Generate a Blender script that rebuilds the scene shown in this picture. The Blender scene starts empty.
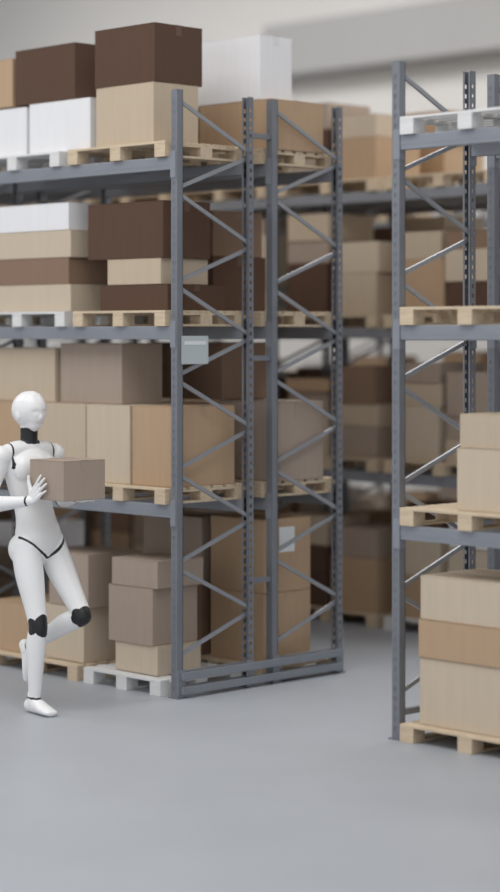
import bpy, bmesh, math, random
from mathutils import Vector, Matrix
random.seed(7)
S = bpy.context.scene
COL = S.collection

# ------------------------------------------------------------------ materials
def new_mat(name, col, rough=0.6, metal=0.0, var=0.08, nscale=6.0, bump=0.0, bscale=60, stretch=(1,1,1), spec=None):
    m = bpy.data.materials.new(name); m.use_nodes = True
    nt = m.node_tree; b = nt.nodes['Principled BSDF']
    b.inputs['Roughness'].default_value = rough
    b.inputs['Metallic'].default_value = metal
    if spec is not None: b.inputs['Specular IOR Level'].default_value = spec
    tc = nt.nodes.new('ShaderNodeTexCoord'); mp = nt.nodes.new('ShaderNodeMapping')
    mp.inputs['Scale'].default_value = stretch
    nt.links.new(tc.outputs['Object'], mp.inputs['Vector'])
    n = nt.nodes.new('ShaderNodeTexNoise'); n.inputs['Scale'].default_value = nscale; n.inputs['Detail'].default_value = 5
    nt.links.new(mp.outputs['Vector'], n.inputs['Vector'])
    r = nt.nodes.new('ShaderNodeValToRGB')
    r.color_ramp.elements[0].position = 0.3; r.color_ramp.elements[1].position = 0.7
    r.color_ramp.elements[0].color = (*[c*(1-var) for c in col], 1)
    r.color_ramp.elements[1].color = (*[min(1, c*(1+var)) for c in col], 1)
    nt.links.new(n.outputs['Fac'], r.inputs['Fac'])
    nt.links.new(r.outputs['Color'], b.inputs['Base Color'])
    if bump > 0:
        n2 = nt.nodes.new('ShaderNodeTexNoise'); n2.inputs['Scale'].default_value = bscale
        nt.links.new(mp.outputs['Vector'], n2.inputs['Vector'])
        bp = nt.nodes.new('ShaderNodeBump'); bp.inputs['Strength'].default_value = bump
        bp.inputs['Distance'].default_value = 0.005
        nt.links.new(n2.outputs['Fac'], bp.inputs['Height'])
        nt.links.new(bp.outputs['Normal'], b.inputs['Normal'])
    return m

PAL = {
 'beige': (0.565,0.475,0.37), 'sand': (0.525,0.43,0.325), 'tan': (0.47,0.33,0.215),
 'taupe': (0.38,0.305,0.25), 'brown': (0.25,0.165,0.115), 'dark': (0.10,0.056,0.037), 'white': (0.80,0.80,0.82)}
CARD = {k:new_mat('card_'+k, c, 0.85 if k!='white' else .7, var=0.03 if k!='white' else .02, bump=0.05 if k!='white' else 0, stretch=(6,6,.5), spec=.3) for k,c in PAL.items()}
TAPE = {k:new_mat('tape_'+k, tuple(min(.85,c*(1.2 if k=='dark' else .94)) for c in col), 0.5, var=0.02) for k,col in PAL.items()}
M_LABEL = new_mat('paper_label', (0.72,0.75,0.77), 0.6, var=0.02)
M_SIGN = new_mat('sign_plate', (0.47,0.52,0.54), 0.5, var=0.03)
M_STEEL = new_mat('rack_steel', (0.205,0.218,0.245), 0.45, 0.3, var=0.08, nscale=3)
M_BEAM = new_mat('rack_beam_steel', (0.26,0.278,0.315), 0.45, 0.3, var=0.06, nscale=3)
M_ZINC = new_mat('rack_brace_zinc', (0.36,0.375,0.405), 0.38, 0.55, var=0.06, nscale=3)
M_WOOD = new_mat('pallet_wood', (0.62,0.50,0.36), 0.75, var=0.12, nscale=4, stretch=(2,14,14), bump=.15)
M_WWOOD = new_mat('pallet_white', (0.72,0.72,0.72), 0.7, var=0.05, nscale=4, stretch=(2,14,14))
M_ROBOT = new_mat('robot_white_shell', (0.86,0.86,0.865), 0.3, var=0.01)
M_JOINT = new_mat('robot_black_joint', (0.012,0.012,0.014), 0.4, var=0.1)
M_FLOOR = new_mat('floor_concrete', (0.415,0.44,0.48), 0.45, var=0.04, nscale=1.2, spec=0.4)
M_WALL = new_mat('wall_paint', (0.66,0.65,0.635), 0.85, var=0.02, nscale=0.6)
M_CEIL = new_mat('ceiling_paint', (0.7,0.7,0.7), 0.9, var=0.02, nscale=0.6)
M_TRIM = new_mat('trim_grey', (0.37,0.37,0.37), 0.7, var=0.03, nscale=1)

# ------------------------------------------------------------------ helpers
def obj_from_bm(name, bm, mats, parent=None, smooth=False):
    me = bpy.data.meshes.new(name); bm.to_mesh(me); bm.free()
    for m in mats: me.materials.append(m)
    if smooth:
        for p in me.polygons: p.use_smooth = True
    o = bpy.data.objects.new(name, me); COL.objects.link(o)
    if parent: o.parent = parent
    return o

def add_box(bm, x0,x1,y0,y1,z0,z1, mi=0, bevel=0.0):
    r = bmesh.ops.create_cube(bm, size=1.0)
    vs = r['verts']
    for v in vs:
        v.co = Vector(((x0+x1)/2+v.co.x*(x1-x0), (y0+y1)/2+v.co.y*(y1-y0), (z0+z1)/2+v.co.z*(z1-z0)))
    fs = set(f for v in vs for f in v.link_faces)
    for f in fs: f.material_index = mi
    if bevel > 0:
        es = list(set(e for v in vs for e in v.link_edges))
        rr = bmesh.ops.bevel(bm, geom=es, offset=bevel, segments=2, affect='EDGES', profile=0.5)
        for f in rr['faces']: f.material_index = mi

def add_bar(bm, p0, p1, w, h, mi=0, up=Vector((0,0,1))):
    p0=Vector(p0); p1=Vector(p1); d=(p1-p0); L=d.length; d.normalize()
    s = d.cross(up)
    if s.length<1e-4: s = Vector((1,0,0))
    s.normalize(); u = s.cross(d).normalized()
    vs=[]
    for t in (0,L):
        for a,b in ((-1,-1),(1,-1),(1,1),(-1,1)):
            vs.append(bm.verts.new(p0+d*t+s*a*w/2+u*b*h/2))
    q=[(0,1,2,3),(7,6,5,4),(0,4,5,1),(1,5,6,2),(2,6,7,3),(3,7,4,0)]
    for f in q:
        fc=bm.faces.new([vs[i] for i in f]); fc.material_index=mi

def carton(bm, x0,x1,y0,y1,z0,z1, mi=0, ti=1, ang=0.0):
    """carton: bevelled body, two top flaps with a gap, tape over the seam and down the ends"""
    t=0.004
    before=set(bm.verts)
    add_box(bm, x0,x1,y0,y1,z0,z1-t, mi, 0.004)
    ym=(y0+y1)/2
    add_box(bm, x0,x1,y0,ym-.002,z1-t,z1, mi)
    add_box(bm, x0,x1,ym+.002,y1,z1-t,z1, mi)
    add_box(bm, x0-.0012,x1+.0012, ym-.022,ym+.022, z1-.002,z1+.0012, ti)
    hh=min(.06,(z1-z0)*.25)
    add_box(bm, x1-.001,x1+.0012, ym-.022,ym+.022, z1-hh,z1, ti)
    add_box(bm, x0-.0012,x0+.001, ym-.022,ym+.022, z1-hh,z1, ti)
    if ang:
        c=Vector(((x0+x1)/2,(y0+y1)/2,0))
        R=Matrix.Rotation(ang,4,'Z')
        for v in bm.verts:
            if v not in before: v.co = R@(v.co-c)+c

EPS=0.001
DX=0.0
def box(x0,x1,y0,y1,z0,h,kind, ang=0.0, label=None):
    x0+=DX; x1+=DX
    bm=bmesh.new()
    carton(bm,x0,x1,y0,y1,z0+EPS,z0+h,0,1,ang)
    if label:
        f,a0,a1,b0,b1=label
        if f=='x': add_box(bm,x1-.001,x1+.002,a0,a1,b0,b1,2)
        else: add_box(bm,a0,a1,y0-.002,y0+.001,b0,b1,2)
    c=Vector(((x0+x1)/2,(y0+y1)/2,z0))
    for v in bm.verts: v.co-=c
    o=obj_from_bm('cardboard_box',bm,[CARD[kind],TAPE[kind],M_LABEL]); o.location=c
    return o

PALH=0.09
def pallet_mesh(L, D, mat, name):
    bm=bmesh.new()
    n=7; bw=D/ (n+ (n-1)*0.35)
    for i in range(n):
        y=-D/2+i*bw*1.35
        add_box(bm,-L/2,L/2,y,y+bw,PALH-.014,PALH,0,.0015)
    for x in (-L/2, -.045, L/2-.09):
        add_box(bm,x,x+.09,-D/2,D/2,PALH-.026,PALH-.0145,0)
        add_box(bm,x,x+.09,-D/2,D/2,0,.012,0)
        for y in (-D/2,-.045,D/2-.09):
            add_box(bm,x,x+.09,y,y+.09,.0125,PALH-.0265,0)
    me=bpy.data.meshes.new(name); bm.to_mesh(me); bm.free(); me.materials.append(mat); return me
PM={}
def pallet(x0,x1,y0,y1,z,white=False):
    L=round(x1-x0,3); D=round(y1-y0,3); k=(L,D,white)
    if k not in PM: PM[k]=pallet_mesh(L,D,M_WWOOD if white else M_WOOD,'wooden_pallet')
    o=bpy.data.objects.new('wooden_pallet',PM[k]); COL.objects.link(o)
    o.location=((x0+x1)/2,(y0+y1)/2,z+EPS); return o

# ------------------------------------------------------------------ racks
LV=[1.09,2.10,3.06]; PH=3.43; PW=0.05; PD=0.045; RD=0.60
def strip(bm,o,u,w,H,holes=True,mi=0):
    o=Vector(o); u=Vector(u)
    us=[0,.34*w,.66*w,w]
    zs=[0.0]; z=.04
    flags=[]
    while z+.05<H:
        zs+= [z,z+.022]; flags+= [False,True]; z+=.05
    zs.append(H); flags.append(False)
    g=[[bm.verts.new(o+u*a+Vector((0,0,zz))) for a in us] for zz in zs]
    for j in range(len(zs)-1):
        for i in range(3):
            if holes and i==1 and flags[j]: continue
            f=bm.faces.new((g[j][i],g[j][i+1],g[j+1][i+1],g[j+1][i])); f.material_index=mi
def post(bm,x,y,face):
    x0=x-PW/2; yi=y-face*PD
    front=(face==-1)
    strip(bm,(x0,y,0.006),(1,0,0),PW,PH,True)
    strip(bm,(x0,y,0.006),(0,-face,0),PD,PH,not front)
    strip(bm,(x0+PW,y,0.006),(0,-face,0),PD,PH,not front)
    if front:   # inner stiffening channel behind the slotted web
        add_box(bm,x0+.004,x0+PW-.004,y+.003,y+.005,.006,PH)
    for xx in (x0,x0+PW-.012):
        add_box(bm,xx,xx+.012,min(yi,yi+face*.003),max(yi,yi+face*.003),.006,PH)
    add_box(bm,x0-.02,x0+PW+.02,min(y,yi)-.01,max(y,yi)+.01,0,.006)
    add_box(bm,x0-.014,x0-.004,(y+yi)/2-.005,(y+yi)/2+.005,.006,.02)
FR=None
def frame_mesh():
    global FR
    if FR: return FR
    bm=bmesh.new()
    post(bm,0,0,-1); post(bm,0,RD,1)
    a=PD*.55; b=RD-PD*.55
    z=.23
    while z+.5<PH+.02:
        add_bar(bm,(-.006,a,z),(-.006,b,z+.20),.014,.022,1)
        add_bar(bm,(.006,b,z+.235),(.006,a,z+.50),.014,.022,1)
        z+=.53
    for zz in (.05,.135):
        add_bar(bm,(0,a,zz),(0,b,zz),.03,.03,2)
    FR=bpy.data.meshes.new('frame'); bm.to_mesh(FR); bm.free()
    for m in (M_STEEL,M_ZINC,M_BEAM): FR.materials.append(m)
    return FR
def rack(xs,y0):
    e=bpy.data.objects.new('pallet_rack',None); COL.objects.link(e); e.location=(xs[0],y0,0)
    for i,x in enumerate(xs):
        f=bpy.data.objects.new('upright_frame',frame_mesh()); COL.objects.link(f); f.parent=e
        f.location=(x-xs[0],0,0)
    bm=bmesh.new()
    for a,b in zip(xs[:-1],xs[1:]):
        lo=min(a,b)-xs[0]+PW/2; hi=max(a,b)-xs[0]-PW/2
        for z in LV:
            for (ya,yb,oy) in ((.002,.042,-1),(RD-.042,RD-.002,1)):
                add_box(bm,lo+.003,hi-.003,ya,yb,z-.075,z,0,.004)
                add_box(bm,lo+.003,hi-.003,ya-.0015 if oy<0 else yb-.001,ya+.001 if oy<0 else yb+.0015,z-.05,z-.03,0)
                for xx in (lo,hi):
                    s = 1 if xx==lo else -1
                    yy = -.004 if oy<0 else RD
                    x1,x2=sorted((xx-s*.04,xx+s*.004))
                    add_box(bm,x1,x2,yy,yy+.004,z-.12,z+.03,0)
                    x1,x2=sorted((xx,xx+s*.004))
                    add_box(bm,x1,x2,ya,yb,z-.12,z+.03,0)
    obj_from_bm('shelf_beams',bm,[M_BEAM],e)
    return e
GAP=1.625
Y2=.755; R2=2.93; R3=5.95
XL=[-.025,-2.2,-4.4,-6.6]; XR=[GAP+.025,GAP+2.2,GAP+4.4]
def end_guard(e,x):
    """two low rails tying the back-to-back pair together at the row end"""
    bm=bmesh.new()
    for zz in (.045,.125):
        add_box(bm,x+.03,x+.055,.02,Y2+RD-.02,zz-.022,zz+.022,0,.003)
    for yy in (.03,RD-.03,Y2+.03,Y2+RD-.03):
        add_box(bm,x+.024,x+.031,yy-.03,yy+.03,.0,.16,0)
    obj_from_bm('end_guard_rails',bm,[M_BEAM],e)
    bm=bmesh.new()
    for zz in (.6,1.9,3.2):
        add_box(bm,x-.012,x+.012,RD,Y2,zz,zz+.03,0)
    obj_from_bm('row_spacers',bm,[M_STEEL],e)
for y in (0,Y2):
    r=rack(XL,y)
    if y==0: end_guard(r,0)
    rack(XR,y)
for y in (R2,R2+Y2,R3):
    rack([-.025,-2.2,-4.4,-6.6,-8.8],y)
    rack(XR,y)

bm=bmesh.new(); add_box(bm,.002,.006,.03,.235,1.885,2.045,0,.001)
add_box(bm,.006,.0075,.05,.215,1.995,2.015,1); obj_from_bm('rack_sign_plate',bm,[M_SIGN,M_LABEL])

# ------------------------------------------------------------------ left rack, front bay
P=PALH
FY=(-.02,.62)
def pl(x0,x1,lv,white=False,yo=0):
    z=0 if lv==0 else LV[lv-1]
    return pallet(x0,x1,FY[0]+yo,FY[1]+yo,z,white)
Z=[P+EPS]+[l+P+EPS for l in LV]
DX=-.035
pl(-.95,-.08,3); pl(-1.95,-1.03,3,True)
z=Z[3]
box(-.71,-.20,.03,.38,z,.35,'sand'); box(-.72,-.20,.03,.41,z+.35,.34,'dark',.02)
box(-1.37,-.79,.05,.45,z,.31,'white'); box(-1.51,-.93,.05,.45,z+.31,.34,'dark')
box(-1.95,-1.40,.05,.45,z,.30,'white'); box(-2.09,-1.54,.05,.45,z+.31,.30,'tan')
pl(-.90,-.08,2); pl(-1.90,-.98,2,True)
z=Z[2]
for k,(c,h) in enumerate((('beige',.165),('brown',.16),('beige',.165),('white',.165))):
    box(-1.80,-.96-.02*(k%2),.04,.38,z,h,c); z+=h
z=Z[2]
box(-.70,-.10,.05,.50,z,.15,'dark'); box(-.63,-.16,.05,.42,z+.15,.15,'sand'); box(-.81,-.14,.05,.42,z+.30,.33,'dark')
pl(-.90,-.08,1); pl(-1.90,-.98,1)
z=Z[1]
box(-.41,-.06,.05,.54,z,.46,'tan'); box(-.81,-.42,.04,.50,z,.46,'beige')
box(-1.40,-.83,.05,.50,z,.46,'sand'); box(-1.13,-.56,.10,.42,z+.46,.36,'taupe'); box(-1.80,-1.16,.08,.42,z+.46,.33,'sand')
box(-1.95,-1.42,.05,.5,z,.46,'tan')
pl(-.80,-.12,0,True); pl(-1.75,-.86,0)
z=Z[0]
box(-.57,-.20,.06,.40,z,.17,'beige'); box(-.62,-.23,.05,.40,z+.17,.33,'taupe'); box(-.59,-.20,.05,.42,z+.50,.16,'taupe',.03)
box(-1.23,-.86,.06,.5,z,.33,'beige'); box(-1.19,-.82,.06,.48,z+.33,.32,'taupe')
box(-1.78,-1.36,.05,.5,z,.30,'tan')
# back rack of the pair
DX=0
for lv in (0,1,2,3):
    pl(-.92,-.07,lv,False,Y2); pl(-1.95,-1.0,lv,lv==0,Y2)
z=Z[3]
box(-.68,-.06,.80,1.25,z,.30,'tan'); box(-.72,-.15,.80,1.07,z+.30,.39,'white')
box(-1.4,-.75,.8,1.25,z,.32,'beige')
z=Z[2]
box(-1.30,-.56,.80,1.25,z,.34,'dark'); box(-1.25,-.56,.80,1.22,z+.34,.28,'brown')
box(-1.9,-1.34,.80,1.25,z,.5,'tan')
z=Z[1]
box(-.56,-.06,.80,1.25,z,.47,'taupe'); box(-1.25,-.60,.80,1.25,z,.44,'brown'); box(-1.15,-.50,.82,1.20,z+.475,.35,'brown')
z=Z[0]
box(-.58,-.12,.80,1.20,z,.42,'tan'); box(-.58,-.12,.80,1.20,z+.42,.44,'tan',0,('x',.93,1.06,.75,.90))
box(-1.3,-.66,.80,1.22,z,.44,'brown'); box(-1.2,-.66,.80,1.22,z+.44,.40,'taupe')
# right rack
X0=GAP+.07
for lv in (0,1,2,3):
    pl(X0,X0+.85,lv,lv==3); pl(X0+.95,X0+1.8,lv)
z=Z[1]
box(2.02,2.50,.04,.48,z,.31,'beige'); box(2.03,2.48,.05,.46,z+.31,.17,'sand')
z=Z[0]
box(1.775,2.48,.04,.5,z,.34,'beige'); box(1.775,2.49,.03,.5,z+.34,.19,'tan'); box(1.78,2.47,.04,.5,z+.53,.22,'beige')
pl(X0+.2,X0+1.05,0,False,Y2)

# ------------------------------------------------------------------ other pallet loads (one object each)
KEYS=['beige','sand','tan','taupe','brown','dark','white']
def load(x0,x1,y0,y1,z,hmax,seed,ncol=2):
    rnd=random.Random(seed); bm=bmesh.new()
    w=(x1-x0)/ncol
    for c in range(ncol):
        h=0; H=hmax*rnd.uniform(.7,1)
        while h<H-.08:
            hh=min(rnd.choice((.16,.22,.3,.38)),H-h)
            if hh<.08: break
            k=rnd.choices(range(7),(4,4,5,4,3,1.5,.8))[0]
            a=x0+c*w+.01+rnd.uniform(0,.04); b=x0+(c+1)*w-.01-rnd.uniform(0,.04)
            carton(bm,a,b,y0+rnd.uniform(0,.03),y1-rnd.uniform(0,.06),z+h+EPS,z+h+hh,k,7+k,0)
            h+=hh
    obj_from_bm('cardboard_box_stack',bm,[CARD[k] for k in KEYS]+[TAPE[k] for k in KEYS])
sd=100
def fill(xs,y,skip=()):
    global sd
    for bi,(a,b) in enumerate(zip(xs[:-1],xs[1:])):
        lo,hi=min(a,b)+.06,max(a,b)-.06
        w=(hi-lo-.08)/2
        for s in range(2):
            x0=lo+s*(w+.08)
            for lv in range(4):
                zz=0 if lv==0 else LV[lv-1]
                sd+=1
                pallet(x0,x0+w,y-.02,y+.62,zz,(sd%5==0))
                if (bi,s,lv) in skip: continue
                load(x0+.02,x0+w-.02,y+.03,y+.52,zz+P+EPS,.58 if lv==3 else .74,sd)
B2=[-.025,-2.2,-4.4,-6.6,-8.8]
fill(B2,R2,skip={(0,1,3)})
fill(B2,R2+Y2,skip={(0,1,3)})
fill(B2,R3,skip={(0,0,3),(0,1,3),(1,1,3),(1,0,3)})
fill([-2.2,-4.4,-6.6],0); fill([-2.2,-4.4,-6.6],Y2)

# ------------------------------------------------------------------ room
def room():
    X0,X1,Y0,Y1,H=-15,14,-14,9,7.5
    bm=bmesh.new(); add_box(bm,X0,X1,Y0,Y1,-.1,0); obj_from_bm('floor',bm,[M_FLOOR])
    bm=bmesh.new(); add_box(bm,X0,X1,Y1,Y1+.2,-.1,H); obj_from_bm('wall_north',bm,[M_WALL])
    bm=bmesh.new(); add_box(bm,X0-.2,X0,Y0,Y1+.2,-.1,H); obj_from_bm('wall_west',bm,[M_WALL])
    bm=bmesh.new(); add_box(bm,X0-.2,X1,Y0,Y1+.2,H,H+.2); obj_from_bm('ceiling',bm,[M_CEIL])
    bm=bmesh.new(); add_box(bm,-8.2,X1,Y1-.3,Y1,4.95,5.55,0,.03); obj_from_bm('trim_1',bm,[M_TRIM])
    bm=bmesh.new(); add_box(bm,X0,X1,Y1-.02,Y1,0,.15); obj_from_bm('baseboard_north',bm,[M_TRIM])
room()

# ------------------------------------------------------------------ robot
def tube(bm,pts,seg=20,sub=6):
    P_=[Vector(p[0]) for p in pts]; R_=[(p[1],p[1]) if not isinstance(p[1],tuple) else p[1] for p in pts]
    def cr(a,b,c,d,t): return 0.5*((2*b)+(-a+c)*t+(2*a-5*b+4*c-d)*t*t+(-a+3*b-3*c+d)*t**3)
    C=[];RR=[]
    n=len(P_)
    for i in range(n-1):
        i0=max(0,i-1); i3=min(n-1,i+2)
        for k in range(sub):
            t=k/sub
            C.append(cr(P_[i0],P_[i],P_[i+1],P_[i3],t))
            RR.append(tuple(max(.002,cr(R_[i0][j],R_[i][j],R_[i+1][j],R_[i3][j],t)) for j in (0,1)))
    C.append(P_[-1]); RR.append(R_[-1])
    def cap(c,d,r):
        out=[]
        for a in (30,60,80):
            s=math.sin(math.radians(a)); q=math.cos(math.radians(a))
            out.append((c+d*min(r)*s,(r[0]*q,r[1]*q)))
        return out
    d0=(C[0]-C[1]).normalized(); d1=(C[-1]-C[-2]).normalized()
    a=cap(C[0],d0,RR[0])[::-1]; b=cap(C[-1],d1,RR[-1])
    C=[x[0] for x in a]+C+[x[0] for x in b]; RR=[x[1] for x in a]+RR+[x[1] for x in b]
    ref=Vector(pts[0][2]) if len(pts[0])>2 else Vector((0,1,0))
    rings=[]
    for i,c in enumerate(C):
        d=(C[min(i+1,len(C)-1)]-C[max(i-1,0)]).normalized()
        s=(ref-d*ref.dot(d)).normalized(); u=d.cross(s).normalized()
        rings.append([bm.verts.new(c+s*RR[i][1]*math.cos(2*math.pi*k/seg)+u*RR[i][0]*math.sin(2*math.pi*k/seg)) for k in range(seg)])
    for r0,r1 in zip(rings[:-1],rings[1:]):
        for k in range(seg):
            bm.faces.new((r0[k],r0[(k+1)%seg],r1[(k+1)%seg],r1[k]))
    bm.faces.new(rings[0][::-1]); bm.faces.new(rings[-1])
def ell(bm,c,r):
    rr=bmesh.ops.create_uvsphere(bm,u_segments=28,v_segments=18,radius=1)
    for v in rr['verts']:
        v.co=Vector((v.co.x*r[0],v.co.y*r[1],v.co.z*r[2]))+Vector(c)

HIP=.075
hipR=Vector((HIP,-.088,.88)); kneeR=Vector((.195,-.092,.475)); ankR=Vector((.165,-.095,.085))
hipL=Vector((HIP,.088,.88)); kneeL=Vector((.345,.092,.525)); ankL=Vector((-.075,.060,.325))
shR=Vector((-.015,-.185,1.385)); elR=Vector((-.045,-.265,1.125)); wrR=Vector((.205,-.172,1.155))
shL=Vector((-.015,.185,1.385)); elL=Vector((-.045,.265,1.125)); wrL=Vector((.205,.172,1.155))
FX=ankR.x-.095

def hand(bm,w,f,n,s):
    f=Vector(f).normalized(); n=Vector(n).normalized(); s=Vector(s).normalized()
    L=[.072,.080,.076,.060]
    for i in range(4):
        o=(.030-.020*i)
        kn=w+f*(.088-(.004 if i in(0,2) else (.012 if i==3 else 0)))+s*o
        tube(bm,[(w+s*o*.55+f*.0,.013),(w+s*o*.9+f*.045,.0135),(kn,.0115)],12,3)
        fd=(f+s*(.20-.15*i)).normalized()
        l=L[i]; r=.0092 if i<3 else .0082
        p1=kn+fd*l*.45-n*.003; p2=p1+(fd*.97+n*.06).normalized()*l*.32; p3=p2+(fd*.9+n*.10).normalized()*l*.25
        tube(bm,[(kn,r*1.1),(p1,r),(p2,r*.92),(p3,r*.78)],12,3)
    t0=w+f*.02+s*.018; t1=w+f*.040+s*.052; t2=t1+(f*.35+s*.9).normalized()*.036; t3=t2+(f*.6+s*.75+n*.02).normalized()*.028
    tube(bm,[(t0,.014),(t1,.0125),(t2,.0105),(t3,.0085)],12,3)

def robot(ox,oy):
    bm=bmesh.new()
    Yd=(0,1,0)
    tube(bm,[((HIP+.005,0,.885),(.095,.130),Yd),((HIP+.001,0,.95),(.100,.142)),((.055,0,1.04),(.086,.122)),((.030,0,1.12),(.085,.118)),
             ((.010,0,1.22),(.100,.140)),((0,0,1.31),(.112,.158)),((-.004,0,1.37),(.098,.155)),((-.008,0,1.42),(.060,.10))],32,8)
    ell(bm,(.05,-.07,1.315),(.062,.078,.080)); ell(bm,(.05,.07,1.315),(.062,.078,.080))
    tube(bm,[((-.012,-.17,1.395),(.048,.045),(1,0,0)),((-.01,-.08,1.42),(.05,.055)),((-.01,.08,1.42),(.05,.055)),((-.012,.17,1.395),(.048,.045))],20,5)
    tube(bm,[((-.01,0,1.40),(.062,.07),Yd),((-.005,0,1.46),(.048,.050)),((-.004,0,1.55),(.048,.050))],24,5)
    # head: smooth egg skull with a mask-like face
    ell(bm,(-.004,0,1.640),(.110,.090,.102))
    tube(bm,[((.034,0,1.572),(.056,.052),Yd),((.034,0,1.592),(.068,.066)),((.026,0,1.63),(.082,.078)),((.014,0,1.665),(.082,.078))],28,6)
    ell(bm,(.098,0,1.600),(.012,.011,.020))
    ell(bm,(.0,-.083,1.612),(.022,.009,.030)); ell(bm,(.0,.083,1.612),(.022,.009,.030))
    for sh,el,wr in ((shR,elR,wrR),(shL,elL,wrL)):
        ell(bm,sh,(.060,.060,.062))
        tube(bm,[(sh,.056,(1,0,0)),(sh.lerp(el,.4),.050),(sh.lerp(el,.8),.040),(el,.040)],22,6)
        tube(bm,[(el,.040,(0,0,1)),(el.lerp(wr,.3),.043),(el.lerp(wr,.7),.034),(wr,.026),(wr+(wr-el).normalized()*.02,.024)],22,6)
    hand(bm,wrR+Vector((.012,.010,.006)),(.62,0,.55),(0,1,0),(-.55,0,.62))
    hand(bm,wrL+Vector((.012,-.010,.006)),(.85,0,.20),(0,-1,0),(-.20,0,.85))
    for hp,kn,an in ((hipR,kneeR,ankR),(hipL,kneeL,ankL)):
        ell(bm,hp+Vector((-.02,0,.0)),(.092,.075,.09))
        tube(bm,[(hp+Vector((0,0,.03)),(.085,.072),Yd),(hp.lerp(kn,.3),(.084,.076)),(hp.lerp(kn,.7),(.064,.060)),(kn,(.052,.050))],26,6)
        d=(an-kn).normalized(); bk=Vector((-d.z,0,d.x))
        if bk.x>0: bk=-bk
        tube(bm,[(kn,(.052,.050),Yd),(kn.lerp(an,.30)+bk*.012,(.058,.052)),(kn.lerp(an,.65)+bk*.004,(.044,.042)),(an,(.033,.033))],26,6)
    tube(bm,[((FX+.055,-.095,.040),(.038,.034),Yd),((FX+.11,-.096,.046),(.044,.036)),((FX+.19,-.100,.030),(.028,.044)),((FX+.250,-.102,.020),(.018,.040))],22,6)
    tube(bm,[((FX+.085,-.095,.10),.034,Yd),((FX+.10,-.095,.05),.038)],20,4)
    fd=Vector((.10,0,-.99)).normalized(); up=Vector((.99,0,.10))
    a=ankL
    tube(bm,[(a+fd*-.005-up*.045,(.034,.032),Yd),(a+fd*.05-up*.018,(.042,.036)),(a+fd*.13-up*.020,(.028,.043)),(a+fd*.185-up*.024,(.018,.039))],22,6)
    tube(bm,[(a,.033,Yd),(a+fd*.03-up*.02,.038)],20,4)
    me=bpy.data.meshes.new('tmp'); bm.to_mesh(me); bm.free()
    o=bpy.data.objects.new('tmp',me); COL.objects.link(o)
    r=o.modifiers.new('r','REMESH'); r.mode='VOXEL'; r.voxel_size=.004
    s=o.modifiers.new('s','SMOOTH'); s.factor=.5; s.iterations=6
    dg=bpy.context.evaluated_depsgraph_get()
    me2=bpy.data.meshes.new_from_object(o.evaluated_get(dg)); bpy.data.objects.remove(o)
    for v in me2.vertices:
        p=v.co
        if p.z>1.5 and p.x>.05:
            for sy in (-1,1):
                dd=((p.y-sy*.032)/.018)**2+((p.z-1.630)/.012)**2
                p.x-=.006*math.exp(-dd)
            dd=(p.y/.022)**2+((p.z-1.562)/.004)**2
            p.x-=.003*math.exp(-dd)
        if p.z<.004: p.z=0.0
        # palms and fingers lie flat against the carried box
        if .21<p.x<.49 and 1.13<p.z<1.40 and abs(p.y)<.1465 and abs(p.y)>.125: p.y=math.copysign(.1465,p.y)
    me2.materials.clear(); me2.materials.append(M_ROBOT); me2.materials.append(M_JOINT)
    def segd(p,a,b):
        ab=b-a; t=max(0,min(1,(p-a).dot(ab)/ab.length_squared)); return (p-a-ab*t).length
    for f in me2.polygons:
        f.use_smooth=True
        p=f.center; k=0
        if 1.452<p.z<1.54 and math.hypot(p.x+.004,p.y)<.058 and not (p.x>.046): k=1
        for kn,hp,an in ((kneeR,hipR,ankR),(kneeL,hipL,ankL)):
            t1=(hp-kn).normalized(); t2=(an-kn).normalized()
            fw=-(t1+t2); fw=fw.normalized() if fw.length>.05 else Vector((1,0,0))
            q=p-kn
            if abs(q.y)<.06 and q.length<.085:
                ax=(t2-t1).normalized()
                al=q.dot(ax); fr=q.dot(fw)
                if fr>.0 and (al/.062)**2+((q.y)/.050)**2<1: k=1
                if abs(q.y)>.030 and (al/.045)**2+((fr)/.036)**2<1: k=1
        for el,sh,wr in ((elR,shR,wrR),(elL,shL,wrL)):
            if (p-el).length<.047: k=1
            d=(wr-el).normalized()
            if abs((p-wr).dot(d)+.004)<.006 and (p-wr).length<.05: k=1
            if abs(abs(p.y)-.142-(1.38-p.z)*.06)<.005 and 1.32<p.z<1.46 and -.085<p.x<.06: k=1
        for sg in (-1,1):
            a=Vector((.15,0.004*sg,.835)); b=Vector((.11,.15*sg,.955))
            if HIP+.01<p.x and segd(Vector((0,p.y,p.z)),Vector((0,a.y,a.z)),Vector((0,b.y,b.z)))<.0065 and p.z>.82: k=1
        d=(ankR-kneeR).normalized()
        if abs((p-ankR).dot(d))<.005 and (p-ankR).length<.05: k=1
        d=(ankL-kneeL).normalized()
        if abs((p-ankL).dot(d))<.005 and (p-ankL).length<.05: k=1
        f.material_index=k
    me2.name='humanoid_robot'
    ob=bpy.data.objects.new('humanoid_robot',me2); COL.objects.link(ob); ob.location=(ox,oy,0)
    return ob
RX,RY=-.38,-.752
robot(RX,RY)
box(RX+.185,RX+.475,RY-.144,RY+.144,1.165,.215,'taupe')

# ------------------------------------------------------------------ light
w=bpy.data.worlds.new('World'); S.world=w; w.use_nodes=True
bg=w.node_tree.nodes['Background']; bg.inputs['Color'].default_value=(0.965,0.975,0.99,1); bg.inputs['Strength'].default_value=0.92
def area(x,y,sx,sy,e,z=7.3):
    l=bpy.data.lights.new('ceiling_light','AREA'); l.shape='RECTANGLE'; l.size=sx; l.size_y=sy; l.energy=e; l.color=(1,.985,.96)
    o=bpy.data.objects.new('ceiling_light',l); COL.objects.link(o); o.location=(x,y,z)
area(-8,5,8,3,340); area(0,5,8,3,350); area(-8,-4,8,4,320); area(2,-4,8,5,390)

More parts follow.
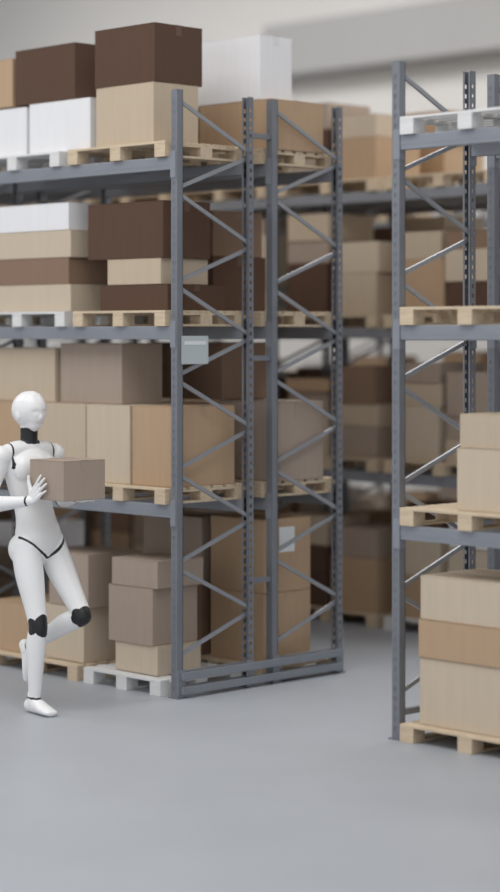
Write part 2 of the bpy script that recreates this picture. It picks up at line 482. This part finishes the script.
# ------------------------------------------------------------------ camera
cam=bpy.data.cameras.new('Camera'); co=bpy.data.objects.new('Camera',cam); COL.objects.link(co)
co.location=(8.76,-7.92,2.05)
F=Vector((-.718,.696,0)).normalized()
co.rotation_euler=F.to_track_quat('-Z','Y').to_euler()
cam.sensor_width=36; cam.lens=84.6; cam.shift_y=-.1244
cam.dof.use_dof=True; cam.dof.focus_distance=11.4; cam.dof.aperture_fstop=0.62
cam.clip_end=200
S.camera=co
S.view_settings.view_transform='Standard'
S.view_settings.look='None'
